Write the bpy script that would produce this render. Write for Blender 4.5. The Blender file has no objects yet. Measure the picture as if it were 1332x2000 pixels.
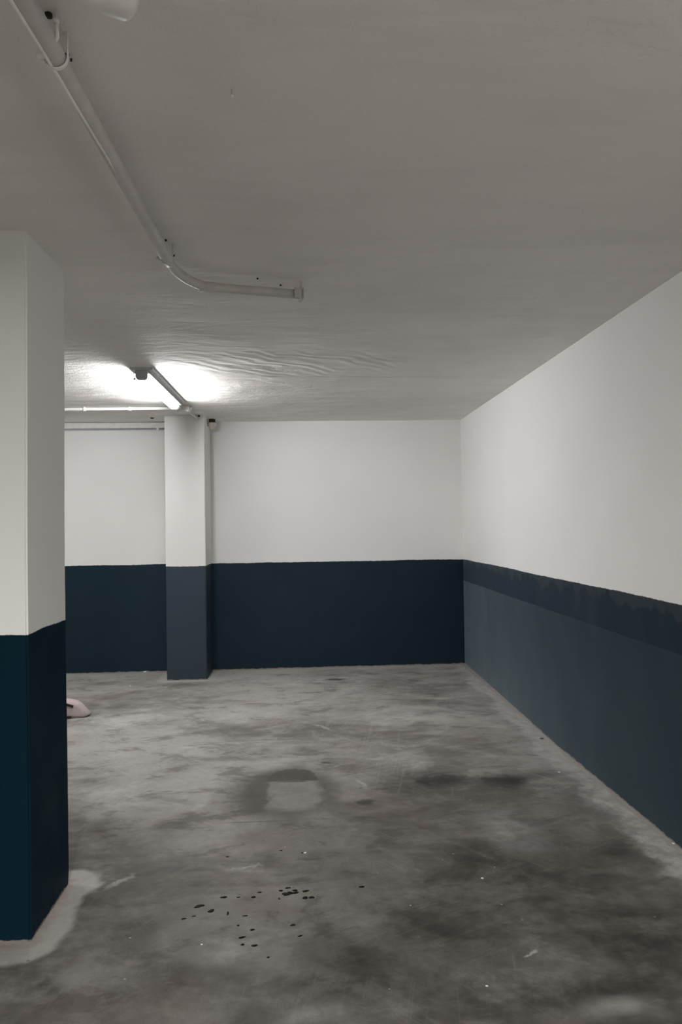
import bpy, bmesh, math, random
from mathutils import Matrix, Vector
random.seed(7)
S = bpy.context.scene
C = S.collection
PI = math.pi

# ------------------------------------------------------------------ camera
PSI, THETA, RHO, FPX, HC = 0.0524, 0.0179, -0.0152, 1416.3, 1.3806
RM = Matrix.Rotation(-PSI, 3, 'Z') @ Matrix.Rotation(PI / 2 + THETA, 3, 'X') @ Matrix.Rotation(RHO, 3, 'Z')
cd = bpy.data.cameras.new('camera')
cam = bpy.data.objects.new('camera', cd)
C.objects.link(cam)
cam.matrix_world = Matrix.Translation((0, 0, HC)) @ RM.to_4x4()
cd.sensor_fit = 'VERTICAL'
cd.sensor_height = 36.0
cd.sensor_width = 24.0
cd.lens = 36.0 * FPX / 2000.0
cd.clip_start = 0.05
S.camera = cam

# ------------------------------------------------------------------ world, exposure, light
S.view_settings.view_transform = 'Standard'
S.view_settings.look = 'None'
S.view_settings.gamma = 1.0
S.view_settings.use_curve_mapping = False
S.view_settings.exposure = 0.0
w = bpy.data.worlds.new('world')
S.world = w
w.use_nodes = True
w.node_tree.nodes['Background'].inputs[0].default_value = (0.5, 0.5, 0.5, 1)
w.node_tree.nodes['Background'].inputs[1].default_value = 0.0
TUBE = 262.0           # emission of the visible ceiling lamp's cover
UNDER = 0.09           # underside glow dimmed against the sides, to keep light off the far column
REAR = 248.0          # watts of each lamp of the garage behind the camera


def ceiling_tube(name, loc, power, rz=0.0):
    ld = bpy.data.lights.new(name, 'AREA')
    ld.shape = 'RECTANGLE'
    ld.size = 0.12
    ld.size_y = 1.25
    ld.energy = power
    ld.color = (1.0, 0.985, 0.955)
    o = bpy.data.objects.new(name, ld)
    C.objects.link(o)
    o.location = loc
    o.rotation_euler = (0, 0, rz)
    return o


ceiling_tube('garage_tube_lamp', (-0.15, -1.3, 2.33), REAR)
ceiling_tube('garage_tube_lamp', (-4.0, 4.2, 2.33), REAR * 0.26)

# ------------------------------------------------------------------ dimensions
H = 2.4
YB = 7.068            # far wall
XR = 1.5654           # right wall
XL = -5.6
YF = -5.0
DADO = 1.028
COL1 = (-1.345, -0.9316, 2.5063, 2.9014)
COL2 = (-1.2458, -0.8877, 6.6384, YB)


def at(u, v, z=0.0):
    """point of the horizontal plane z seen at photo pixel u, v"""
    d = RM @ Vector(((u - 666) / FPX, -(v - 1000) / FPX, -1))
    t = (z - HC) / d.z
    return Vector((d.x * t, d.y * t, z))


# ------------------------------------------------------------------ node helpers
class NT:
    def __init__(s, name, dim='3D'):
        s.dim = dim
        s.m = bpy.data.materials.new(name)
        s.m.use_nodes = True
        s.t = s.m.node_tree
        s.b = s.t.nodes['Principled BSDF']
        g = s.t.nodes.new('ShaderNodeNewGeometry')
        s.pos = g.outputs['Position']
        s.nrm = g.outputs['Normal']

    def n(s, typ, ins=None, **kw):
        x = s.t.nodes.new(typ)
        for k, v in kw.items():
            setattr(x, k, v)
        for k, v in (ins or {}).items():
            s.put(x.inputs[k], v)
        return x

    def put(s, sock, v):
        if isinstance(v, bpy.types.NodeSocket):
            s.t.links.new(v, sock)
        else:
            sock.default_value = v

    def math(s, op, a, b=0.0, c=0.0, clamp=False):
        x = s.n('ShaderNodeMath', {0: a, 1: b, 2: c}, operation=op, use_clamp=clamp)
        return x.outputs[0]

    def vmath(s, op, a, b=(0, 0, 0)):
        x = s.n('ShaderNodeVectorMath', {0: a, 1: b}, operation=op)
        return x.outputs['Value'] if op in ('LENGTH', 'DISTANCE', 'DOT_PRODUCT') else x.outputs['Vector']

    def noise(s, scale, detail=4, rough=0.55, dist=0.0, vec=None, col=False):
        x = s.n('ShaderNodeTexNoise', noise_dimensions=s.dim, ins={'Vector': vec or s.pos, 'Scale': scale, 'Detail': detail,
                                       'Roughness': rough, 'Distortion': dist})
        return x.outputs['Color' if col else 'Fac']

    def mapping(s, loc=(0, 0, 0), rot=(0, 0, 0), sc=(1, 1, 1), vec=None, typ='POINT'):
        return s.n('ShaderNodeMapping', {'Vector': vec or s.pos, 'Location': loc, 'Rotation': rot, 'Scale': sc},
                   vector_type=typ).outputs[0]

    def rng(s, v, a, b, c=0.0, d=1.0, smooth=True):
        x = s.n('ShaderNodeMapRange', {'Value': v, 'From Min': a, 'From Max': b, 'To Min': c, 'To Max': d})
        x.interpolation_type = 'SMOOTHSTEP' if smooth else 'LINEAR'
        return x.outputs[0]

    def mix(s, f, a, b, mode='MIX'):
        x = s.n('ShaderNodeMix', {'Factor': f}, data_type='RGBA', blend_type=mode)
        s.put(x.inputs[6], a if not isinstance(a, tuple) else (*a, 1)[:4])
        s.put(x.inputs[7], b if not isinstance(b, tuple) else (*b, 1)[:4])
        return x.outputs[2]

    def xyz(s, v=None):
        x = s.n('ShaderNodeSeparateXYZ', {0: v or s.pos})
        return x.outputs[0], x.outputs[1], x.outputs[2]

    def blob(s, c, rx, ry, rot=0.0, soft=0.6, vec=None):
        """1 inside an ellipse, fading to 0 at its rim"""
        q = s.vmath('SUBTRACT', vec or s.pos, (c[0], c[1], 0))
        co, si = math.cos(rot), math.sin(rot)
        u = s.vmath('DOT_PRODUCT', q, (co / rx, si / rx, 0))
        v = s.vmath('DOT_PRODUCT', q, (-si / ry, co / ry, 0))
        return s.rng(s.math('SQRT', s.math('MULTIPLY_ADD', u, u, s.math('MULTIPLY', v, v))), 1.0, 1.0 - soft)

    def bump(s, h, strength, dist, prev=None):
        i = {'Height': h, 'Strength': strength, 'Distance': dist}
        if prev is not None:
            i['Normal'] = prev
        return s.n('ShaderNodeBump', i).outputs[0]

    def out(s, col, rough, normal=None, spec=0.5, metal=0.0):
        s.put(s.b.inputs['Base Color'], col if not isinstance(col, tuple) else (*col, 1)[:4])
        s.put(s.b.inputs['Roughness'], rough)
        s.b.inputs['Specular IOR Level'].default_value = spec
        s.b.inputs['Metallic'].default_value = metal
        if normal is not None:
            s.put(s.b.inputs['Normal'], normal)
        return s.m


WHITE = (0.82, 0.815, 0.795)
NAVY = (0.0040, 0.0175, 0.0300)
NAVY_LOW = (0.0110, 0.0235, 0.0350)
CONC = (0.30, 0.285, 0.26)


def wall_material(name, band=None, spec_low=0.22, navy0=NAVY, gloss=0.5):
    """white emulsion above, navy gloss dado below; band = height where the second navy coat starts"""
    k = NT(name)
    x, y, z = k.xyz()
    wob = k.math('MULTIPLY', k.math('SUBTRACT', k.noise(2.2, 3), 0.5), 0.022)
    wob2 = k.math('MULTIPLY', k.math('SUBTRACT', k.noise(38, 2), 0.5), 0.007)
    zz = k.math('ADD', z, k.math('ADD', wob, wob2))
    blue = k.rng(zz, DADO + 0.0025, DADO - 0.0025)
    white = k.mix(k.rng(k.noise(1.3, 2), 0.3, 0.7), WHITE, tuple(c * 0.965 for c in WHITE))
    stain = k.math('MULTIPLY', k.rng(k.noise(3.5, 4, 0.6), 0.52, 0.75), 0.25)
    navy = k.mix(stain, navy0, tuple(c * 1.35 + 0.003 for c in navy0))
    rough = k.rng(k.noise(5, 2), 0.3, 0.7, 0.5, 0.6)
    if band:
        wz = k.math('ADD', z, k.math('MULTIPLY', k.math('SUBTRACT', k.noise(1.4, 2), 0.5), 0.012))
        up = k.rng(wz, band - 0.003, band + 0.003)
        # roller patches where the second coat stops short of the line
        pv = k.mapping(sc=(1, 1.0, 0.35))
        dab = k.noise(7.5, 4, 0.55, 0.3, pv)
        edge = k.math('SUBTRACT', DADO, z)
        dark = k.rng(k.math('ADD', edge, k.math('MULTIPLY', k.math('SUBTRACT', dab, 0.5), 0.30)), 0.025, 0.06)
        dark = k.math('MULTIPLY', dark, k.rng(k.noise(5, 5, 0.6, 0, k.mapping(sc=(1, 1, 0.25))), 0.68, 0.5, 0.45, 1.0))
        upper = k.mix(dark, (0.028, 0.036, 0.046), (0.007, 0.021, 0.033))
        low = k.mix(k.math('MULTIPLY', stain, 0.5), NAVY_LOW, (0.022, 0.034, 0.046))
        navy = k.mix(up, low, upper)
        ru = k.rng(dark, 0, 1, 0.5, 0.62)
        rough = k.math('ADD', k.math('MULTIPLY', up, ru),
                       k.math('MULTIPLY', k.math('SUBTRACT', 1.0, up), 0.40))
    col = k.mix(blue, white, navy)
    # bare ragged foot where the paint stops at the concrete
    foot = k.math('ADD', z, k.math('MULTIPLY', k.math('SUBTRACT', k.noise(16, 3, 0.7), 0.5), 0.030))
    bare = k.rng(foot, 0.010, 0.005)
    col = k.mix(bare, col, (0.22, 0.19, 0.165))
    r = k.math('ADD', k.math('MULTIPLY', blue, rough), k.math('MULTIPLY', k.math('SUBTRACT', 1.0, blue), 0.85))
    b1 = k.bump(k.noise(2.5, 1), 0.25, 0.02)
    b2 = k.bump(k.noise(140, 1), 0.12, 0.002, b1)
    k.out(col, r, b2)
    k.put(k.b.inputs['Specular IOR Level'], k.math('MULTIPLY_ADD', blue, spec_low - 0.3, 0.3))
    if band:
        k.put(k.b.inputs['Sheen Weight'], k.math('MULTIPLY', blue, k.math('MULTIPLY_ADD', up, -0.65, 1.0)))
        k.b.inputs['Sheen Roughness'].default_value = 0.28
        k.b.inputs['Sheen Tint'].default_value = (0.70, 0.88, 1.0, 1)
    return k.m


def ceiling_material():
    k = NT('rolled ceiling paint', '2D')
    x, y, z = k.xyz()
    col = k.mix(k.rng(k.noise(0.9, 3, 0.6), 0.3, 0.7), (0.85, 0.818, 0.788), (0.78, 0.748, 0.718))
    streak = k.noise(1.0, 3, 0.6, 0.4, k.mapping(sc=(1.1, 4.5, 1)))
    col = k.mix(k.math('MULTIPLY', k.rng(streak, 0.45, 0.7), 0.10), col, (0.50, 0.49, 0.47))
    h1 = k.noise(1.0, 2, 0.5, 0, k.mapping(sc=(0.8, 1.6, 1)))
    h2 = k.noise(5.5, 3, 0.55, 0.5, k.mapping(sc=(0.6, 1.6, 1)))
    h3 = k.noise(120, 1, 0.6)
    b = k.bump(h1, 0.5, 0.06)
    b = k.bump(h2, 0.55, 0.016, b)
    b = k.bump(k.noise(28, 2, 0.65, 0.5, k.mapping(sc=(1, 1.5, 1))), 0.5, 0.004, b)
    # trowel chevrons near the lamp
    c = at(600, 712, H)
    m = k.blob(c, 1.55, 0.55, 0.0, 0.85)
    wv = k.n('ShaderNodeTexWave', {'Vector': k.mapping(rot=(0, 0, 0.9)), 'Scale': 3.0, 'Distortion': 9.0,
                                   'Detail': 1.0, 'Detail Scale': 1.2}).outputs['Fac']
    b = k.bump(k.math('MULTIPLY', wv, m), 0.38, 0.007, b)
    # board joints
    def seam(yc, x0, x1, wdt):
        yy = k.math('ADD', y, k.math('MULTIPLY', k.math('SUBTRACT', k.noise(0.8, 1), 0.5), 0.05))
        a = k.rng(k.math('ABSOLUTE', k.math('SUBTRACT', yy, yc)), wdt, 0.0)
        return k.math('MULTIPLY', a, k.math('MULTIPLY', k.rng(x, x0, x0 + 0.5), k.rng(x, x1, x1 - 0.5)))
    b = k.bump(seam(4.97, -0.9, 1.3, 0.022), 0.8, 0.008, b)
    b = k.bump(h3, 0.35, 0.003, b)
    return k.out(col, 0.8, b, 0.3)


def floor_material():
    k = NT('stained concrete floor', '2D')
    def ragged(scale, detail, ax, ay):
        a = k.noise(scale, detail, 0.62)
        b = k.noise(scale, detail, 0.62, 0, k.mapping(loc=(7.3, 2.1, 4.4)))
        c = k.n('ShaderNodeCombineXYZ', {0: a, 1: b, 2: 0.5}).outputs[0]
        return k.vmath('ADD', k.pos, k.vmath('MULTIPLY', k.vmath('SUBTRACT', c, (0.5, 0.5, 0.5)), (ax, ay, 0)))

    wp = ragged(3.2, 6, 0.50, 0.38)                     # ragged outlines
    wp2 = ragged(14, 3, 0.09, 0.05)
    x, y, z = k.xyz()

    def px(u, v, ru, rv, rot=0.0, soft=0.7, vec=wp):
        c = at(u, v)
        rx = (at(u + ru, v) - at(u - ru, v)).length / 2
        ry = (at(u, v - rv) - at(u, v + rv)).length / 2
        return k.blob(c, rx, ry, rot, soft, vec)

    big = k.noise(0.75, 5, 0.6, 0.2)
    sweep = k.noise(1.3, 7, 0.62, 0.35, k.mapping(rot=(0, 0, 0.35), sc=(0.8, 2.4, 1)))
    fine = k.noise(26, 4, 0.7)
    grain = k.noise(170, 2, 0.7)
    base = k.mix(k.rng(big, 0.34, 0.66), (0.215, 0.204, 0.190), (0.390, 0.380, 0.358))
    base = k.mix(k.math('MULTIPLY', k.rng(sweep, 0.50, 0.66), 0.50), base, (0.370, 0.365, 0.348))
    base = k.mix(k.math('MULTIPLY', k.rng(sweep, 0.47, 0.34), 0.50), base, (0.120, 0.112, 0.104))
    cloud = k.noise(3.2, 7, 0.70, 0.25, k.mapping(rot=(0, 0, -0.5), sc=(1.0, 1.7, 1)))
    base = k.mix(k.math('MULTIPLY', k.rng(cloud, 0.50, 0.66), 0.50), base, (0.42, 0.415, 0.395))
    base = k.mix(k.math('MULTIPLY', k.rng(cloud, 0.48, 0.34), 0.60), base, (0.120, 0.111, 0.102))
    for rz, st, lo in ((0.45, 22, 0.61), (-0.9, 26, 0.62), (1.35, 20, 0.63)):
        scr = k.noise(1.3, 4, 0.8, 0.8, k.mapping(rot=(0, 0, rz), sc=(1.0, 1.0 / st, 1), typ='TEXTURE'))
        gate = k.rng(k.noise(1.7, 1, 0.5, 0, k.mapping(loc=(rz * 9, 3, 0))), 0.48, 0.66)
        base = k.mix(k.math('MULTIPLY', k.math('MULTIPLY', k.rng(scr, lo - 0.08, lo + 0.06), gate), 0.24), base, (0.50, 0.495, 0.475))
    base = k.mix(k.math('MULTIPLY', k.rng(k.noise(1.6, 3, 0.6), 0.55, 0.72), 0.22), base, (0.25, 0.19, 0.165))
    col = base

    rags = [k.rng(k.noise(q, 5, 0.7), 0.30, 0.70, 0.1, 1.0) for q in (5, 12)]

    def over(mask, c, amt, rag=None, mode='MIX'):
        nonlocal col
        m = k.math('MULTIPLY', mask, amt)
        if rag:
            m = k.math('MULTIPLY', m, rags[0 if rag < 8 else 1])
        col = k.mix(m, col, c, mode)

    PALE = (0.56, 0.565, 0.545)
    DARK = (0.062, 0.056, 0.050)
    # light falloff toward the camera painted into the floor colour, broken up by noise
    near_falloff = k.math('ADD', y, k.math('MULTIPLY', k.math('SUBTRACT', k.noise(0.9, 6, 0.65), 0.5), 3.4))
    over(k.rng(near_falloff, 4.3, 3.2), (0.52, 0.505, 0.49), 0.9, None, 'MULTIPLY')
    over(k.rng(near_falloff, 3.6, 2.2), (0.58, 0.57, 0.56), 0.95, 4, 'MULTIPLY')
    # broad darker dirt in the drive
    at_d = k.n('ShaderNodeAttribute', attribute_name='dirt').outputs['Fac']
    at_p = k.n('ShaderNodeAttribute', attribute_name='lime').outputs['Fac']
    at_s = k.n('ShaderNodeAttribute', attribute_name='smudge').outputs['Fac']
    over(at_d, (0.45, 0.435, 0.42), 0.85, 4, 'MULTIPLY')
    over(at_p, PALE, 0.40, 6)
    over(px(250, 1408, 120, 16, 0.05), PALE, 0.45, 5)
    over(px(180, 1725, 26, 26, 0, 0.8, wp2), PALE, 0.45)
    over(px(236, 1722, 50, 6, 0.9, 0.9, wp2), PALE, 0.42)
    over(px(370, 1463, 34, 4), (0.5, 0.5, 0.48), 0.6)
    over(px(480, 1698, 55, 4, 0.25, 0.8), PALE, 0.5)
    over(px(1035, 1862, 26, 3, 0.45, 0.8, wp2), PALE, 0.5)
    # pale lime margins along walls and columns
    n_edge = k.math('MULTIPLY', k.math('SUBTRACT', k.noise(2.2, 5, 0.65), 0.5), 0.32)
    dr = k.math('SUBTRACT', XR, x)
    over(k.rng(k.math('ADD', dr, n_edge), 0.21, 0.08), (0.58, 0.575, 0.55), 0.95, 12)
    over(k.rng(k.math('ADD', dr, n_edge), 0.17, 0.06), (0.42, 0.41, 0.385), 0.6)
    db = k.math('SUBTRACT', YB, y)
    over(k.rng(k.math('ADD', db, k.math('MULTIPLY', n_edge, 1.2)), 0.30, 0.05), (0.45, 0.43, 0.40), 0.7)

    def box_dist(c):
        cx, cy, hx, hy = (c[0] + c[1]) / 2, (c[2] + c[3]) / 2, (c[1] - c[0]) / 2, (c[3] - c[2]) / 2
        d = k.vmath('ABSOLUTE', k.vmath('SUBTRACT', k.pos, (cx, cy, 0)))
        d = k.vmath('MAXIMUM', k.vmath('SUBTRACT', d, (hx, hy, 0)), (0, 0, 0))
        return k.vmath('LENGTH', k.vmath('MULTIPLY', d, (1, 1, 0)))
    d1, d2 = box_dist(COL1), box_dist(COL2)
    ne = k.math('MULTIPLY', k.math('SUBTRACT', k.noise(3.5, 4, 0.6), 0.5), 0.14)
    over(k.rng(k.math('ADD', d1, ne), 0.125, 0.085), (0.40, 0.39, 0.365), 0.85)
    over(k.rng(k.math('ADD', d2, ne), 0.10, 0.03), (0.50, 0.49, 0.47), 0.8)
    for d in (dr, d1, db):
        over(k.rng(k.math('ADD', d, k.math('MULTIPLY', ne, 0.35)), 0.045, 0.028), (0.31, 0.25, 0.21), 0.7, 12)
    # ring shaped water stain round a dried rectangle
    ring_o = px(556, 1548, 128, 62, 0, 0.45, wp2)
    ring_i = px(580, 1551, 62, 36, 0, 0.35, wp2)
    ring = k.math('MULTIPLY', ring_o, k.math('SUBTRACT', 1.0, ring_i))
    over(ring, (0.085, 0.077, 0.070), 0.80)
    over(px(500, 1560, 40, 44, 0, 0.8), (0.085, 0.077, 0.07), 0.6)
    ci, cj, ck = at(527, 1527), at(618, 1527), at(618, 1585)
    rect = k.math('MULTIPLY', k.math('MULTIPLY', k.rng(k.xyz(wp2)[0], ci.x - 0.02, ci.x + 0.02), k.rng(k.xyz(wp2)[0], cj.x + 0.025, cj.x - 0.02)),
                  k.math('MULTIPLY', k.rng(y, ci.y + 0.006, ci.y - 0.006), k.rng(y, ck.y - 0.02, ck.y + 0.10)))
    over(rect, (0.255, 0.243, 0.228), 0.72)
    moon = k.math('MULTIPLY', px(572, 1527, 55, 28, 0, 0.12, wp2), k.rng(y, ci.y - 0.004, ci.y + 0.006))
    over(moon, (0.080, 0.073, 0.067), 0.92)
    over(px(575, 1526.5, 44, 1.8, 0, 0.6, wp2), (0.03, 0.027, 0.025), 0.7)
    # oil patches
    for a in ((855, 1522, 84, 20, 0, 0.85), (900, 1523, 50, 15, 0, 0.7), (985, 1523, 58, 16, 0, 0.7), (850, 1522, 50, 12, 0, 0.8)):
        over(px(*a), (0.030, 0.026, 0.023), 0.85, 9)
    for a in ((862, 1522, 66, 20, 0, 0.95), (990, 1524, 54, 17, 0, 0.95)):
        over(px(*a, wp2), (0.030, 0.026, 0.023), 0.85)
    over(px(718, 1567, 26, 8, 0, 0.8, wp2), (0.045, 0.04, 0.036), 0.85)
    over(px(640, 1490, 10, 3, 0, 0.7, wp2), DARK, 0.9)
    over(px(655, 1327, 26, 3, 0, 0.7, wp2), (0.05, 0.045, 0.04), 0.9)
    over(at_s, (0.10, 0.09, 0.082), 0.65, 8)
    over(px(500, 1605, 100, 2.0, 0, 0.8, k.pos), (0.10, 0.09, 0.08), 0.6)
    over(px(500, 1446, 160, 1.4, 0.03, 0.8, wp2), (0.14, 0.13, 0.12), 0.5)
    over(px(630, 1420, 40, 2, -0.9, 0.8, wp2), PALE, 0.5)
    over(px(705, 1530, 40, 2, -1.1, 0.8, wp2), PALE, 0.4)
    over(px(950, 1765, 16, 2, 0, 0.7, wp2), DARK, 0.8)
    over(px(1180, 1822, 30, 4, -0.2, 0.8, wp2), DARK, 0.8)
    # pitting and pale grit
    vor = k.n('ShaderNodeTexVoronoi', {'Vector': k.pos, 'Scale': 9.0, 'Randomness': 1.0}).outputs['Distance']
    over(k.rng(vor, 0.045, 0.02), (0.55, 0.54, 0.52), 0.55)
    vor2 = k.n('ShaderNodeTexVoronoi', {'Vector': k.mapping(loc=(3, 5, 0)), 'Scale': 7.0, 'Randomness': 1.0}).outputs['Distance']
    over(k.rng(vor2, 0.05, 0.025), (0.06, 0.05, 0.045), 0.6)
    col = k.mix(k.math('MULTIPLY', k.rng(fine, 0.3, 0.7), 0.26), col, k.mix(1.0, col, (0.62, 0.61, 0.60), 'MULTIPLY'))
    col = k.mix(k.math('MULTIPLY', k.rng(grain, 0.4, 0.7), 0.18), col, k.mix(1.0, col, (0.6, 0.6, 0.6), 'MULTIPLY'))
    rough = k.rng(sweep, 0.35, 0.65, 0.62, 0.82)
    b = k.bump(sweep, 0.45, 0.012)
    b = k.bump(fine, 0.5, 0.003, b)
    return k.out(col, rough, b, 0.35)


def paint(name, col, rough=0.5, spec=0.5, bumpy=0.15, scale=60):
    k = NT(name)
    c = k.mix(k.rng(k.noise(scale / 3, 4), 0.35, 0.7), col, tuple(q * 0.9 for q in col))
    return k.out(c, rough, k.bump(k.noise(scale, 3), bumpy, 0.002), spec)


M_WALL = wall_material('painted wall')
M_WALLR = wall_material('painted wall with second coat', band=0.817, spec_low=0.10)
M_COL = wall_material('painted column', spec_low=0.03)
M_COL2 = wall_material('painted column with satin dado', spec_low=0.45, navy0=(0.016, 0.030, 0.045), gloss=0.5)
M_CEIL = ceiling_material()
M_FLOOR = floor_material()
k = NT('wet black drops')
M_WET = k.out((0.003, 0.003, 0.003), 0.5, None, 0.08)
M_PIPE = paint('overpainted pipe', (0.60, 0.575, 0.55), 0.5)
M_CAPPED = paint('white capped pipe', (0.80, 0.78, 0.75), 0.4)
M_WHITE = paint('white plastic', (0.80, 0.79, 0.76), 0.4)
M_STEEL = paint('white strap', (0.93, 0.92, 0.89), 0.35)
M_GREY = paint('grey enamelled steel', (0.52, 0.53, 0.55), 0.4)
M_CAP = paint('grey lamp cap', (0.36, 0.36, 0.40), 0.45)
M_CREAM = paint('cream plastic', (0.68, 0.62, 0.53), 0.5)
M_BLACK = paint('black plastic', (0.012, 0.011, 0.011), 0.5)
M_HOLE = paint('dark hole shade', (0.02, 0.018, 0.016), 0.8)
M_PINK = paint('pale pink woven cloth', (0.56, 0.46, 0.46), 0.85, 0.2, 0.6, 220)
M_RUST = paint('brown chip', (0.10, 0.05, 0.03), 0.8)
M_FLECK = paint('white paint fleck', (0.85, 0.85, 0.83), 0.5)
M_BLUEF = paint('pale blue fleck', (0.45, 0.60, 0.68), 0.5)


def glow(name, strength):
    k = NT(name)
    k.b.inputs['Base Color'].default_value = (0.9, 0.9, 0.9, 1)
    k.b.inputs['Emission Color'].default_value = (0.98, 0.985, 1.0, 1)
    k.b.inputs['Emission Strength'].default_value = strength
    return k.m


M_LAMP = glow('lit sides of lamp cover', TUBE)
M_LAMPB = glow('dimmed underside of lamp cover', TUBE * UNDER)

# ------------------------------------------------------------------ mesh helpers


def obj(name, bm, mat, parent=None, smooth=False):
    me = bpy.data.meshes.new(name)
    bmesh.ops.recalc_face_normals(bm, faces=bm.faces)
    bm.to_mesh(me)
    bm.free()
    me.materials.append(mat)
    if smooth:
        for p in me.polygons:
            p.use_smooth = True
    o = bpy.data.objects.new(name, me)
    C.objects.link(o)
    if parent:
        o.parent = parent
        o.matrix_parent_inverse = Matrix.Translation(-parent.location)
    return o


def thing(name, label, cat, loc, group=None):
    o = bpy.data.objects.new(name, None)
    o.empty_display_size = 0.05
    C.objects.link(o)
    o.location = loc
    o['label'] = label
    o['category'] = cat
    if group:
        o['group'] = group
    return o


def tag(o, label, cat, group=None):
    o['label'] = label
    o['category'] = cat
    if group:
        o['group'] = group
    return o


def struct(name, bm, mat):
    o = obj(name, bm, mat)
    o['kind'] = 'structure'
    return o


def box(bm, x0, x1, y0, y1, z0, z1, bev=0.0, seg=2):
    t = bmesh.new()
    bmesh.ops.create_cube(t, size=1)
    for v in t.verts:
        v.co = Vector((x0 + (v.co.x + .5) * (x1 - x0), y0 + (v.co.y + .5) * (y1 - y0), z0 + (v.co.z + .5) * (z1 - z0)))
    if bev:
        bmesh.ops.bevel(t, geom=t.edges[:], offset=bev, segments=seg, affect='EDGES', profile=0.7)
    m = bpy.data.meshes.new('tmp')
    t.to_mesh(m)
    t.free()
    bm.from_mesh(m)
    bpy.data.meshes.remove(m)
    return bm


def tube(bm, pts, rad, n=20, caps=True, flat=None):
    """sweep a circle along pts; rad one number or one per point"""
    pts = [Vector(p) for p in pts]
    rads = rad if isinstance(rad, (list, tuple)) else [rad] * len(pts)
    rings = []
    up = None
    for i, p in enumerate(pts):
        a = pts[max(i - 1, 0)]
        b = pts[min(i + 1, len(pts) - 1)]
        t = b - a
        if t.length < 1e-9:
            t = (pts[i] - pts[i - 1]) if i else (pts[i + 1] - pts[i])
        t.normalize()
        if up is None:
            up = Vector((0, 0, 1)) if abs(t.z) < 0.9 else Vector((1, 0, 0))
        s = t.cross(up).normalized()
        u = s.cross(t).normalized()
        up = u
        ring = []
        for j in range(n):
            q = 2 * PI * j / n
            cu, cs = math.cos(q), math.sin(q)
            if flat:
                cu *= flat[0]
                cs *= flat[1]
            ring.append(bm.verts.new(p + (s * cs + u * cu) * rads[i]))
        rings.append(ring)
    for i in range(len(rings) - 1):
        for j in range(n):
            bm.faces.new((rings[i][j], rings[i][(j + 1) % n], rings[i + 1][(j + 1) % n], rings[i + 1][j]))
    if caps:
        bm.faces.new(rings[0])
        bm.faces.new(rings[-1])
    return bm


def domed(p0, p1, r, side=1, n=6, dome=0.5):
    """points and radii of a straight tube whose end p1 is rounded over"""
    p0, p1 = Vector(p0), Vector(p1)
    d = (p1 - p0).normalized()
    P, Rr = [p0, p1 - d * r * dome], [r, r]
    for i in range(1, n + 1):
        a = PI / 2 * i / n
        P.append(p1 - d * r * dome * (1 - math.sin(a)))
        Rr.append(max(r * math.cos(a), 1e-3))
    return P, Rr


def arc(c, r, a0, a1, n, ax='xz'):
    out = []
    for i in range(n + 1):
        a = a0 + (a1 - a0) * i / n
        if ax == 'xz':
            out.append(Vector((c[0] + r * math.cos(a), c[1], c[2] + r * math.sin(a))))
        else:
            out.append(Vector((c[0] + r * math.cos(a), c[1] + r * math.sin(a), c[2])))
    return out


# ------------------------------------------------------------------ room shell

DIRT = ((820, 1810, 210, 90), (1230, 1840, 190, 90), (1120, 1930, 200, 60), (700, 1890, 60, 110), (1230, 1840, 150, 60), (1000, 1700, 330, 90),
        (330, 1870, 200, 30), (640, 1950, 80, 40), (900, 1960, 150, 40), (470, 1680, 260, 30), (90, 1930, 110, 40), (165, 1650, 60, 70))
LIME = ((250, 1408, 150, 26), (640, 1366, 70, 14), (300, 1370, 120, 14), (370, 1463, 45, 6), (480, 1400, 110, 20), (820, 1400, 140, 24),
        (1000, 1392, 60, 14), (1010, 1425, 70, 11), (180, 1920, 80, 28), (560, 1975, 90, 34), (1180, 1965, 90, 40), (415, 1580, 40, 24),
        (200, 1560, 110, 60), (1010, 1620, 110, 50), (450, 1825, 180, 60), (700, 1810, 80, 30), (760, 1480, 130, 26), (600, 1330, 300, 14))
SMUDGE = ((820, 1330, 44, 9), (860, 1360, 34, 10), (880, 1382, 24, 7), (210, 1385, 44, 10), (215, 1358, 9, 2), (160, 1378, 34, 14))


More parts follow.
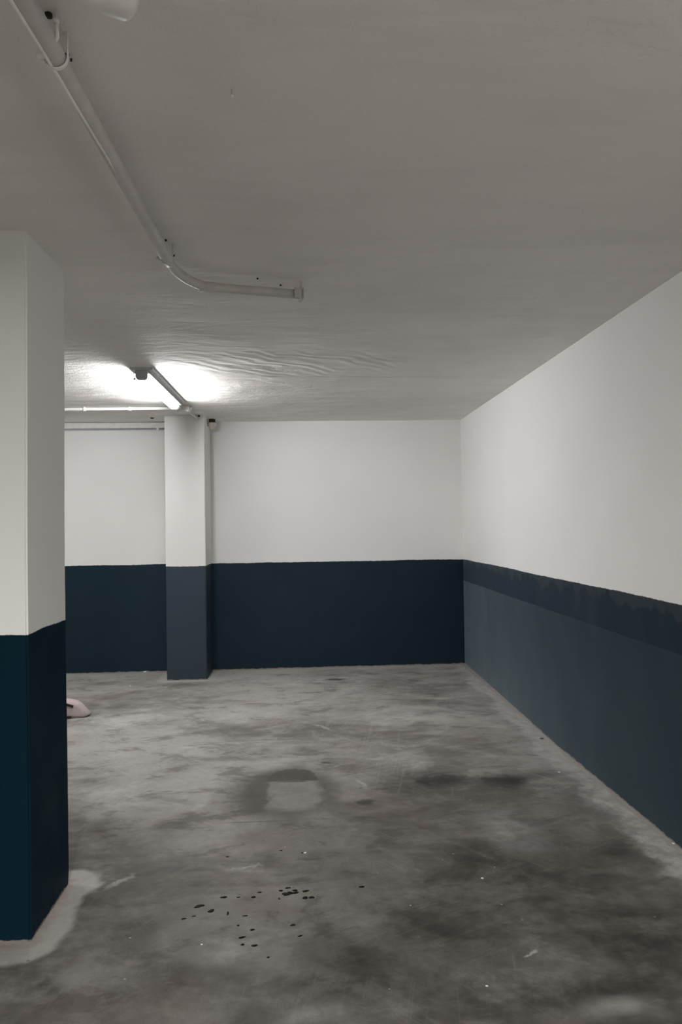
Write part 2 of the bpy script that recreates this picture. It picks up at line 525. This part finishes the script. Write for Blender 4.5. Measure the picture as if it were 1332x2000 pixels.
def floor_mesh():
    """slab with a fine grid where the stains lie; dried stains stored as point attributes"""
    from mathutils import noise as mn
    def span(a, b, st):
        n = max(1, int(round((b - a) / st)))
        return [a + (b - a) * i / n for i in range(n + 1)]
    xs = [XL - .2] + span(-2.6, XR + 0.02, 0.025) + [XR + .2]
    ys = [YF - .2] + span(1.75, YB + 0.02, 0.025) + [YB + .2]

    def blobs(lst):
        out = []
        for u, v, ru, rv in lst:
            c = at(u, v)
            out.append((c.x, c.y, (at(u + ru, v) - at(u - ru, v)).length / 2, (at(u, v - rv) - at(u, v + rv)).length / 2))
        return out
    sets = [blobs(DIRT), blobs(LIME), blobs(SMUDGE)]
    vals = [[], [], []]
    vs = []
    for y in ys:
        for x in xs:
            vs.append((x, y, 0.0))
            w = mn.turbulence_vector(Vector((x * 1.6, y * 1.6, 3.1)), 4, False)
            fx, fy = x + (w.x) * 0.16, y + (w.y) * 0.16
            for k_, st in enumerate(sets):
                keep = 1.0
                for cx, cy, rx, ry in st:
                    d2 = ((fx - cx) / rx) ** 2 + ((fy - cy) / ry) ** 2
                    if d2 < 1:
                        t_ = 1 - math.sqrt(d2)
                        t_ = t_ * t_ * (3 - 2 * t_)
                        keep *= 1 - min(1.0, t_ * 1.15)
                vals[k_].append(1 - keep)
    nx = len(xs)
    fs = [(j * nx + i, j * nx + i + 1, (j + 1) * nx + i + 1, (j + 1) * nx + i) for j in range(len(ys) - 1) for i in range(nx - 1)]
    # underside and rim of the slab
    b0 = len(vs)
    for (x, y) in ((xs[0], ys[0]), (xs[-1], ys[0]), (xs[-1], ys[-1]), (xs[0], ys[-1])):
        vs.append((x, y, -0.2))
    fs.append((b0 + 3, b0 + 2, b0 + 1, b0))
    nslab = len(fs)
    # black wet drops standing on the concrete
    rnd = random.Random(3)
    K = 2.896
    for n_, (u, v, a, b_, tilt) in enumerate(DROPS):
        c = at(300 + u / K, 1620 + v / K)
        rx = (at(300 + (u + a) / K, 1620 + v / K) - at(300 + (u - a) / K, 1620 + v / K)).length / 2
        ry = (at(300 + u / K, 1620 + (v - b_) / K) - at(300 + u / K, 1620 + (v + b_) / K)).length / 2
        ph = rnd.random() * 6
        rings = []
        for s_, h in ((1.0, 0.0001), (0.93, 0.0009), (0.6, 0.0016)):
            ring = []
            for q in range(18):
                an = 2 * PI * q / 18
                wob = 1 + 0.13 * math.sin(2 * an + ph) + 0.09 * math.sin(3 * an + ph * 2) + 0.06 * math.sin(5 * an + ph * 3)
                lx, ly = rx * s_ * wob * math.cos(an), ry * s_ * wob * math.sin(an)
                ring.append(len(vs))
                vs.append((c.x + lx * math.cos(tilt) - ly * math.sin(tilt), c.y + lx * math.sin(tilt) + ly * math.cos(tilt), h))
            rings.append(ring)
        for r0, r1 in zip(rings, rings[1:]):
            for q in range(18):
                fs.append((r0[q], r0[(q + 1) % 18], r1[(q + 1) % 18], r1[q]))
        fs.append(tuple(rings[-1]))
    me = bpy.data.meshes.new('floor')
    me.from_pydata(vs, [], fs)
    for nm, va in zip(('dirt', 'lime', 'smudge'), vals):
        att = me.attributes.new(nm, 'FLOAT', 'POINT')
        att.data.foreach_set('value', va + [0.0] * (len(vs) - len(va)))
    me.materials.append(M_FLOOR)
    me.materials.append(M_WET)
    for p in me.polygons[nslab:]:
        p.material_index = 1
        p.use_smooth = True
    return me


DROPS = ((760, 331, 15, 5, 0), (720, 347, 12, 5, 0.3), (800, 345, 14, 6, 0), (748, 366, 24, 9, 0), (772, 360, 20, 8, 0), (803, 358, 16, 7, 0), (860, 349, 19, 6, 0),
         (857, 387, 17, 7, 0), (893, 385, 16, 7, 0), (258, 434, 27, 9, .4), (325, 461, 21, 8, .45), (397, 384, 19, 6, .3), (565, 383, 15, 5, 0), (600, 356, 12, 4, .4),
         (170, 506, 16, 3.5, .3), (228, 491, 11, 2.5, .2), (420, 475, 6, 10, 0), (518, 489, 18, 3, 0), (480, 384, 12, 3, .3), (478, 543, 9, 4, 0), (558, 568, 15, 5, .4),
         (500, 611, 20, 6, .2), (503, 652, 12, 5, 0), (570, 657, 19, 6, .3), (787, 541, 14, 6, .2), (828, 603, 14, 4, .3), (648, 724, 10, 4, .3), (1177, 325, 16, 5, .3),
         (418, 155, 10, 2.5, 0), (722, 120, 9, 2.5, 0), (840, 133, 6, 2.5, 0), (710, 392, 6, 5, .4))
fl = bpy.data.objects.new('floor', floor_mesh())
C.objects.link(fl)
fl['kind'] = 'structure'
struct('ceiling', box(bmesh.new(), XL - .2, XR + .2, YF - .2, YB + .2, H, H + 0.2), M_CEIL)
struct('wall_back', box(bmesh.new(), XL - .2, XR + .2, YB, YB + .2, 0, H), M_WALL)
struct('wall_left', box(bmesh.new(), XL - .2, XL, YF, YB, 0, H), M_WALL)
struct('wall_front', box(bmesh.new(), XL - .2, XR + .2, YF - .2, YF, 0, H), M_WALL)
# right wall: plaster that bellies slightly into the room at its foot
bm = bmesh.new()
ny, nz = 60, 16
grid = []
for j in range(nz + 1):
    row = []
    for i in range(ny + 1):
        y = YF + (YB - YF) * i / ny
        z = H * j / nz
        b = math.exp(-((y - 4.6) / 1.1) ** 2) * 0.022 * max(0.0, 1 - z / 0.9)
        row.append(bm.verts.new((XR - b, y, z)))
    grid.append(row)
for j in range(nz):
    for i in range(ny):
        bm.faces.new((grid[j][i], grid[j][i + 1], grid[j + 1][i + 1], grid[j + 1][i]))
ret = bmesh.ops.extrude_face_region(bm, geom=bm.faces[:])
for g in ret['geom']:
    if isinstance(g, bmesh.types.BMVert):
        g.co.x = XR + 0.2
struct('wall_right', bm, M_WALLR)

# ------------------------------------------------------------------ columns


def column(c, label, jig=0.0, mat=None):
    bm = bmesh.new()
    t = box(bm, c[0], c[1], c[2], c[3], 0, H)
    bmesh.ops.bevel(bm, geom=[e for e in bm.edges if abs(e.verts[0].co.z - e.verts[1].co.z) > 1],
                    offset=0.006, segments=3, affect='EDGES')
    bmesh.ops.subdivide_edges(bm, edges=[e for e in bm.edges if abs(e.verts[0].co.z - e.verts[1].co.z) > 1], cuts=40)
    for v in bm.verts:
        if 0.01 < v.co.z < H - 0.01 and c[3] < YB:
            v.co.x += 0.0025 * math.sin(v.co.z * 3.1 + 1) + random.uniform(-1, 1) * jig
    o = obj('concrete_column', bm, mat or M_COL)
    return tag(o, label, 'column')


column(COL1, 'near white and navy square column cut off by the left edge of the photo', 0.0004)
column((COL2[0], COL2[1], COL2[2], YB), 'far white and navy column against the back wall under the lit lamp', 0.0, M_COL2)

# ------------------------------------------------------------------ fluorescent lamp on the ceiling
LX, LY0, LY1 = -1.012, 4.64, 5.84
lamp = thing('fluorescent_lamp', 'lit white fluorescent tube lamp fixed to the ceiling before the far column', 'ceiling lamp', (LX, (LY0 + LY1) / 2, H))


def prism(sec, y0, y1):
    bm = bmesh.new()
    a = [bm.verts.new((LX + x, y0, z)) for x, z in sec]
    b = [bm.verts.new((LX + x, y1, z)) for x, z in sec]
    n = len(sec)
    for i in range(n):
        bm.faces.new((a[i], a[(i + 1) % n], b[(i + 1) % n], b[i]))
    bm.faces.new(a)
    bm.faces.new(b[::-1])
    return bm


spine = [(-0.072, H), (0.072, H), (0.072, H - 0.012), (0.066, H - 0.018), (-0.066, H - 0.018), (-0.072, H - 0.012)]
obj('mounting_tray', prism(spine, LY0, LY1 + 0.06), M_GREY, lamp)
rail = [(-0.038, H - 0.018), (0.038, H - 0.018), (0.053, H - 0.040), (0.051, H - 0.042), (0.036, H - 0.036), (-0.036, H - 0.036), (-0.051, H - 0.042), (-0.053, H - 0.040)]
obj('side_rail', prism(rail, LY0 + 0.01, LY1 + 0.02), M_WHITE, lamp)
sec = [(-0.035, H - 0.037), (0.035, H - 0.037), (0.035, H - 0.050), (0.033, H - 0.062), (0.027, H - 0.072), (0.017, H - 0.077),
       (-0.017, H - 0.077), (-0.027, H - 0.072), (-0.033, H - 0.062), (-0.035, H - 0.050)]
cov = obj('lamp_cover', prism(sec, LY0 + 0.03, LY1 - 0.03), M_LAMP, lamp)
cov.data.materials.append(M_LAMPB)
for f in cov.data.polygons:
    if f.normal.z < -0.6 or abs(f.normal.y) > 0.5:
        f.material_index = 1
seco = [(x * 1.08, z - 0.002) for x, z in sec]
seco[0] = (seco[0][0], H - 0.018)
seco[1] = (seco[1][0], H - 0.018)
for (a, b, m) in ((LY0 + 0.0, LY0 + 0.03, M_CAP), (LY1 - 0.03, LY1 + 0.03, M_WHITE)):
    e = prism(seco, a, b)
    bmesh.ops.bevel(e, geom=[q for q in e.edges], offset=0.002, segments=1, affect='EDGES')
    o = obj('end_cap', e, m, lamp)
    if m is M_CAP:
        o['label'] = 'grey end cap'
        box2 = box(bmesh.new(), LX - 0.050, LX - 0.036, LY0 + 0.004, LY0 + 0.024, H - 0.079, H - 0.066, 0.002)
        obj('cover_clip', box2, M_CAP, lamp)

jb = thing('junction_box', 'small white junction box on the ceiling at the far end of the lamp', 'junction box', (-0.99, 6.13, H))
obj('box_body', box(bmesh.new(), -1.045, -0.938, 6.09, 6.19, H - 0.045, H, 0.006), M_WHITE, jb)
obj('box_lid', box(bmesh.new(), -1.038, -0.945, 6.097, 6.183, H - 0.053, H - 0.045, 0.003), M_WHITE, jb)
t = bmesh.new()
tube(t, [(-1.015, 5.902, H - 0.02), (-1.012, 6.092, H - 0.02)], 0.016)
obj('cable_gland', t, M_WHITE, jb, True)
t = bmesh.new()
tube(t, [(-0.945, 6.16, H - 0.018), (-0.925, 6.16, H - 0.018)], 0.014)
obj('cable_gland', t, M_WHITE, jb, True)

ca = bmesh.new()
tube(ca, [(-0.965, 6.185, H - 0.036), (-0.962, 6.26, H - 0.036), (-0.958, 6.42, H - 0.030), (-0.952, 6.55, H - 0.030), (-0.950, 6.640, H - 0.034)], 0.009, 12)
cable = obj('cable_tail', ca, M_WHITE, None, True)
tag(cable, 'short white cable from the junction box into the top of the far column', 'cable')
# drilled opening beside it
hp = at(377, 813, H)
t = bmesh.new()
tube(t, [(-0.932, 6.630, H - 0.010), (-0.932, 6.6400, H - 0.010)], 0.010, 10)
tag(obj('drilled_hole', t, M_HOLE), 'dark drilled hole high on the far column beside the white cable', 'hole')

# conduit along the ceiling
cd_ = thing('conduit', 'thin white conduit running left from the junction box across the ceiling', 'conduit', (-2.0, 6.17, H))
t = bmesh.new()
tube(t, [(-5.55, 6.20, H - 0.016), (-3.0, 6.19, H - 0.016), (-1.9, 6.17, H - 0.016), (-1.045, 6.14, H - 0.018)], 0.0125, 14)
obj('conduit_tube', t, M_WHITE, cd_, True)
for x in (-1.815, -1.44, -2.2, -2.6, -3.4, -4.2, -5.0):
    t = bmesh.new()
    yy = 6.168 if x > -2 else 6.18
    box(t, x - 0.008, x + 0.008, yy - 0.02, yy + 0.02, H - 0.033, H, 0.003)
    obj('conduit_clip', t, M_WHITE, cd_)

# trunking along the top of the far wall, left of the far column
tr = thing('cable_trunking', 'white cable trunking along the top of the back wall left of the far column', 'trunking', (-2.5, YB, 2.37))
obj('trunking_body', box(bmesh.new(), XL, COL2[0], YB - 0.028, YB, 2.340, 2.394, 0.003), M_WHITE, tr)
t = bmesh.new()
tube(t, [(XL, YB - 0.012, 2.332), (COL2[0], YB - 0.012, 2.332)], 0.006, 10)  # grey strip stands in for the shadow under the trunking
o = obj('shadow_strip', t, M_CAP, tr, True)
o['label'] = 'thin grey strip drawn as the shadow line below the trunking'
for x in (-1.385, -2.4, -3.4):
    obj('trunking_clip', box(bmesh.new(), x - 0.011, x + 0.011, YB - 0.032, YB, 2.318, 2.348, 0.004), M_WHITE, tr)

# cream socket at ceiling right of the far column
sk = thing('pipe_socket', 'small cream plastic pipe socket under the ceiling right of the far column', 'pipe fitting', (-0.846, 6.90, H))
t = bmesh.new()
tube(t, [(-0.846, 6.90, H - 0.036), (-0.846, 6.90, H)], 0.030, 20)  # black cylinder filling the gap above the cup
o = obj('black_neck', t, M_BLACK, sk, True)
o['label'] = 'black neck between socket and ceiling'
t = bmesh.new()
P = [(0, .034, .033), (.0, .037, .040), (0, .045, .0405), (0, .058, .0395), (0, .066, .034), (0, .070, .026), (0, .095, .024), (0, .098, .018)]
tube(t, [(-0.846, 6.90, H - a[1]) for a in P], [a[2] for a in P], 24)
obj('socket_cup', t, M_CREAM, sk, True)

# ------------------------------------------------------------------ ceiling pipes, top left
PX = -0.468
ZC = 2.345
pipe = thing('waste_pipe', 'long painted pipe clamped under the ceiling, bending right over the garage bay', 'pipe', (PX, 1.5, H))
y_sock = 1.478
p0 = Vector((PX - 0.02, 0.2, ZC))
# line fitted through photo pixels (35..45,0) and (320,488)
A = at(110, 113, ZC)
B = at(318, 490, ZC)
d = (B - A).normalized()
t = bmesh.new()
tube(t, [A - d * 3.2, A - d * 0.02, A, A + d * .004], [.0208, .0208, .0200, .0186], 28)
obj('socket_length', t, M_PIPE, pipe, True)
bend0 = B + d * 0.10
c1 = B + d * 0.27
bend1 = at(400, 560, ZC)
end = at(586, 575, ZC)
path = [A - d * 0.02, A + d * 0.3, A + d * 0.6, B - d * 0.05, bend0]
for i in range(1, 10):
    s = i / 10
    path.append(bend0 * (1 - s) ** 2 + c1 * 2 * s * (1 - s) + bend1 * s * s)
path += [bend1, bend1.lerp(end, 0.5), end]
t = bmesh.new()
tube(t, path, 0.0185, 28)
obj('pipe_run', t, M_PIPE, pipe, True)
for q, dr_ in ((bend0 - d * 0.02, d), (bend1 + (end - bend1).normalized() * 0.01, (end - bend1).normalized())):
    t = bmesh.new()
    tube(t, [q - dr_ * 0.032, q - dr_ * 0.030, q + dr_ * 0.030, q + dr_ * 0.032], [.0188, .0205, .0205, .0188], 28)
    obj('elbow_collar', t, M_PIPE, pipe, True)
t = bmesh.new()
e2 = (end - bend1).normalized()
box(t, -0.007, 0.007, -0.025, 0.025, -0.026, 0.020, 0.003)
box(t, -0.034, 0.007, -0.025, -0.019, -0.022, 0.020, 0.002)
box(t, -0.005, 0.005, -0.006, 0.006, 0.018, H - ZC, 0.001)
bmesh.ops.rotate(t, verts=t.verts, cent=(0, 0, 0), matrix=Matrix.Rotation(math.atan2(e2.y, e2.x), 3, 'Z'))
bmesh.ops.translate(t, verts=t.verts, vec=end + e2 * 0.004)
obj('end_bracket', t, M_PIPE, pipe)


def clamp(c, r, mat, nuts, screws):
    """open strap hung round the pipe, its bolt on the left, screws in the ceiling"""
    t = bmesh.new()
    pts = [Vector((c.x - r - 0.002, c.y, H - 0.002))] + arc(c, r + 0.002, PI, 2 * PI, 16) + [Vector((c.x + r + 0.002, c.y, H - 0.002))]
    tube(t, pts, 0.0042, 8, True, (0.45, 1.3))
    obj('pipe_strap', t, mat, pipe, True)
    for (u, v, rad) in nuts:
        q = at(u, v, ZC - 0.008)
        t = bmesh.new()
        tube(t, [q + Vector((-rad * 0.8, 0, 0)), q + Vector((rad * 0.8, 0, 0))], rad, 6)
        tube(t, [q + Vector((-rad * 0.8, 0, 0)), Vector((c.x - r, c.y, ZC - 0.008))], rad * 0.55, 8)
        obj('strap_bolt', t, mat, pipe)
    for (u, v, rad) in screws:
        q = at(u, v, H)
        t = bmesh.new()
        tube(t, [(q.x, q.y, H), (q.x, q.y, H - 0.003), (q.x, q.y, H - 0.006)], [rad, rad * .9, rad * .6], 10)
        obj('screw_hole', t, M_HOLE, pipe, True)


clamp(A, 0.0208, M_STEEL, ((80, 106, 0.0085), (83, 117, 0.0065)), ((131, 106, 0.0050), (139, 115, 0.0025)))
clamp(bend0 - d * 0.03, 0.0190, M_PIPE, ((308, 504, 0.005),), ((324, 468, 0.0042), (339, 498, 0.0050)))
for (u, v, r) in ((553, 572, .007), (548, 560, .004), (503, 547, .004)):  # solid dark discs painting the shade inside open holes
    q = at(u, v - 4, H)
    t = bmesh.new()
    tube(t, [(q.x, q.y, H - 0.005), (q.x, q.y, H)], r, 10)
    obj('screw_hole', t, M_HOLE, pipe, True)
# thin cable strapped along the pipe
t = bmesh.new()
pts = []
for (u, v, zz) in ((21, 0, 2.328), (57, 56, 2.328), (92, 113, 2.327), (151, 212, 2.328), (210, 306, 2.330), (258, 392, 2.332), (303, 478, 2.335), (315, 505, 2.338)):
    pts.append(at(u, v, zz))
pts = [pts[0] - d * 2.5] + pts
tube(t, pts, 0.0042, 10)
tag(obj('cable', t, M_STEEL, None, True), 'thin white cable strapped along the left side of the long ceiling pipe', 'cable')
# little drop rod with hook at top left
hk = thing('hanger_hook', 'small white hanger hook on the ceiling beside the pipe clamp', 'hook', at(108, 42, H))
a = at(95, 27, H)
h0 = at(110, 43, 2.372)
h1 = at(112, 73, 2.345)
t = bmesh.new()
tube(t, [h0, h0.lerp(h1, 0.5), h1, h1 + Vector((-0.006, 0.006, -0.006))], [.0042, .0042, .0042, .002], 10)
obj('hook_rod', t, M_STEEL, hk, True)
t = bmesh.new()
tube(t, [Vector((h0.x, h0.y, H)), h0 + Vector((0, 0, 0.006)), h0 + Vector((0, 0, 0.005)), h0 + Vector((0, 0, -0.003))], [.002, .002, .0065, .0055], 12)
obj('hook_nut', t, M_STEEL, hk, True)
t = bmesh.new()
tube(t, [Vector((a.x, a.y, H)), Vector((a.x, a.y, H - 0.006))], 0.0075, 12)
o = obj('wall_plug', t, M_HOLE, hk, True)
o['label'] = 'dark empty plug hole'

# thick pipe with rounded end, very top left
e0 = at(272, -8, 2.335)
ddir = Vector((0.873, 0.487, 0)).normalized()
rr = 0.047
P, Rr = domed(e0 - ddir * 0.09, e0, rr, dome=0.5)
P = [e0 - ddir * 0.125 + Vector((0, 0, 0.09)), e0 - ddir * 0.122 + Vector((0, 0, 0.04)), e0 - ddir * 0.115 + Vector((0, 0, 0.014)),
     e0 - ddir * 0.103 + Vector((0, 0, 0.003))] + P
t = bmesh.new()
tube(t, P, [rr] * 4 + Rr, 36)
tk = thing('capped_pipe', 'thick white pipe elbow with a rounded capped end at the top left', 'pipe', (e0.x, e0.y, H))
obj('pipe_body', t, M_CAPPED, tk, True)
q = e0 - ddir * 0.045
t = bmesh.new()
tube(t, [q + Vector((0, 0, rr - 0.004)), Vector((q.x, q.y, H))], 0.008, 12)
obj('pipe_hanger', t, M_STEEL, tk)

# nail with white tip in the ceiling
q = at(453, 190, H - 0.02)
nl = thing('ceiling_nail', 'tiny white-tipped nail sticking out of the bare ceiling', 'nail', (q.x, q.y, H))
t = bmesh.new()
tube(t, [(q.x, q.y, H), (q.x, q.y, H - 0.016)], 0.0016, 8)
obj('nail_shank', t, M_GREY, nl)
t = bmesh.new()
bmesh.ops.create_icosphere(t, subdivisions=2, radius=0.004, matrix=Matrix.Translation((q.x, q.y, H - 0.018)))
obj('nail_tip', t, M_FLECK, nl, True)
q = at(297, 816, H)
t = bmesh.new()
tube(t, [(q.x, q.y, H), (q.x, q.y, H - 0.004), (q.x, q.y, H - 0.008)], [0.018, 0.017, 0.010], 12)
tag(obj('ceiling_plug', t, M_HOLE, None, True), 'dark round plug in the ceiling left of the far column', 'plug')

# ------------------------------------------------------------------ pink bag half hidden behind the near column
bg = thing('bag', 'pale pink cloth bag with black straps lying on the floor behind the near column', 'bag', (-1.85, 5.55, 0))
bm = bmesh.new()
# outline (x, z) of the slumped side, swept in depth and rounded
prof = [(-0.30, 0.0), (0.175, 0.0), (0.196, 0.010), (0.192, 0.022), (0.140, 0.088), (0.112, 0.106), (0.06, 0.117), (-0.02, 0.126), (-0.14, 0.13),
        (-0.24, 0.12), (-0.30, 0.09), (-0.33, 0.04)]
layers = [(-0.005, 0.90, 0.0), (-0.045, 1.0, 0.0), (0.06, 1.02, 0.0), (0.16, 1.0, 0.01), (0.22, 0.86, 0.0), (0.25, 0.55, 0.0)]
layers = [(0.0, 0.86), (0.012, 0.96), (0.04, 1.0), (0.09, 0.98), (0.15, 0.90), (0.19, 0.74), (0.20, 0.5)]
rings = []
for dy, s in layers:
    rings.append([bm.verts.new((-1.80 + x * s + 0.012 * math.sin(9 * z + 20 * dy), 5.42 + dy, max(0.001, z * s * (1 + 0.05 * math.sin(17 * x + 11 * dy))))) for x, z in prof])
for a, b in zip(rings, rings[1:]):
    n = len(a)
    for i in range(n):
        bm.faces.new((a[i], a[(i + 1) % n], b[(i + 1) % n], b[i]))
bm.faces.new(rings[0])
bm.faces.new(rings[-1])
bmesh.ops.bevel(bm, geom=[e for e in bm.edges if e.calc_face_angle(0) > 0.6], offset=0.006, segments=2, affect='EDGES')
obj('bag_body', bm, M_PINK, bg, True)
t = bmesh.new()
tube(t, [(-1.90, 5.424, 0.122), (-1.82, 5.416, 0.118), (-1.755, 5.412, 0.106), (-1.695, 5.414, 0.084)], [0.009] * 4, 10, True, (1.0, 0.7))
o = obj('strap', t, M_BLACK, bg, True)
t = bmesh.new()
tube(t, [(-1.92, 5.40, 0.013), (-1.80, 5.400, 0.012), (-1.708, 5.405, 0.010)], [0.0095, 0.0095, 0.007], 10)
obj('strap', t, M_BLACK, bg, True)

# ------------------------------------------------------------------ flecks and chips on the floor


def chip(u, v, size, mat, name, label, cat):
    q = at(u, v, 0.0)
    bm = bmesh.new()
    bmesh.ops.create_icosphere(bm, subdivisions=2, radius=1.0)
    for vv in bm.verts:
        f = 1 + random.uniform(-.25, .25)
        vv.co = Vector((vv.co.x * size * f, vv.co.y * size * 0.8 * f, max(vv.co.z, -0.5) * size * 0.35 * f))
    lo = min(v_.co.z for v_ in bm.verts)
    for vv in bm.verts:
        vv.co += Vector((q.x, q.y, -lo + 0.0002))
    tag(obj(name, bm, mat), label, cat)


chip(283, 1312.5, 0.014, M_FLECK, 'paint_flake', 'white paint flake at the foot of the back wall left of the far column', 'paint flake')
chip(323, 1343, 0.010, M_BLUEF, 'paint_flake', 'pale blue flake on the floor just in front of the far column', 'paint flake')
chip(254, 1340, 0.008, M_FLECK, 'paint_flake', 'white flake between the pink bag and the far column', 'paint flake')
chip(1058, 1443, 0.011, M_RUST, 'wood_chip', 'brown chip lying beside the right wall', 'chip')
chip(1092, 1509, 0.007, M_FLECK, 'paint_flake', 'white flake on the grey floor nearest the right wall beyond the oil patches', 'paint flake')
chip(596, 1666, 0.0055, M_FLECK, 'paint_flake', 'white flake on the floor behind the cluster of black drops', 'paint flake')
chip(942, 1716, 0.0060, M_FLECK, 'paint_flake', 'oval white flake on dark floor right of the black drops', 'paint flake')
chip(394, 1845, 0.0040, M_FLECK, 'paint_flake', 'tiny white flake below and left of the black drops', 'paint flake')
chip(951, 1926, 0.0040, M_FLECK, 'paint_flake', 'tiny white flake in the front of the floor at lower right', 'paint flake')
chip(1315, 1648, 0.006, M_FLECK, 'paint_flake', 'white flake at the foot of the right wall by the photo edge', 'paint flake')
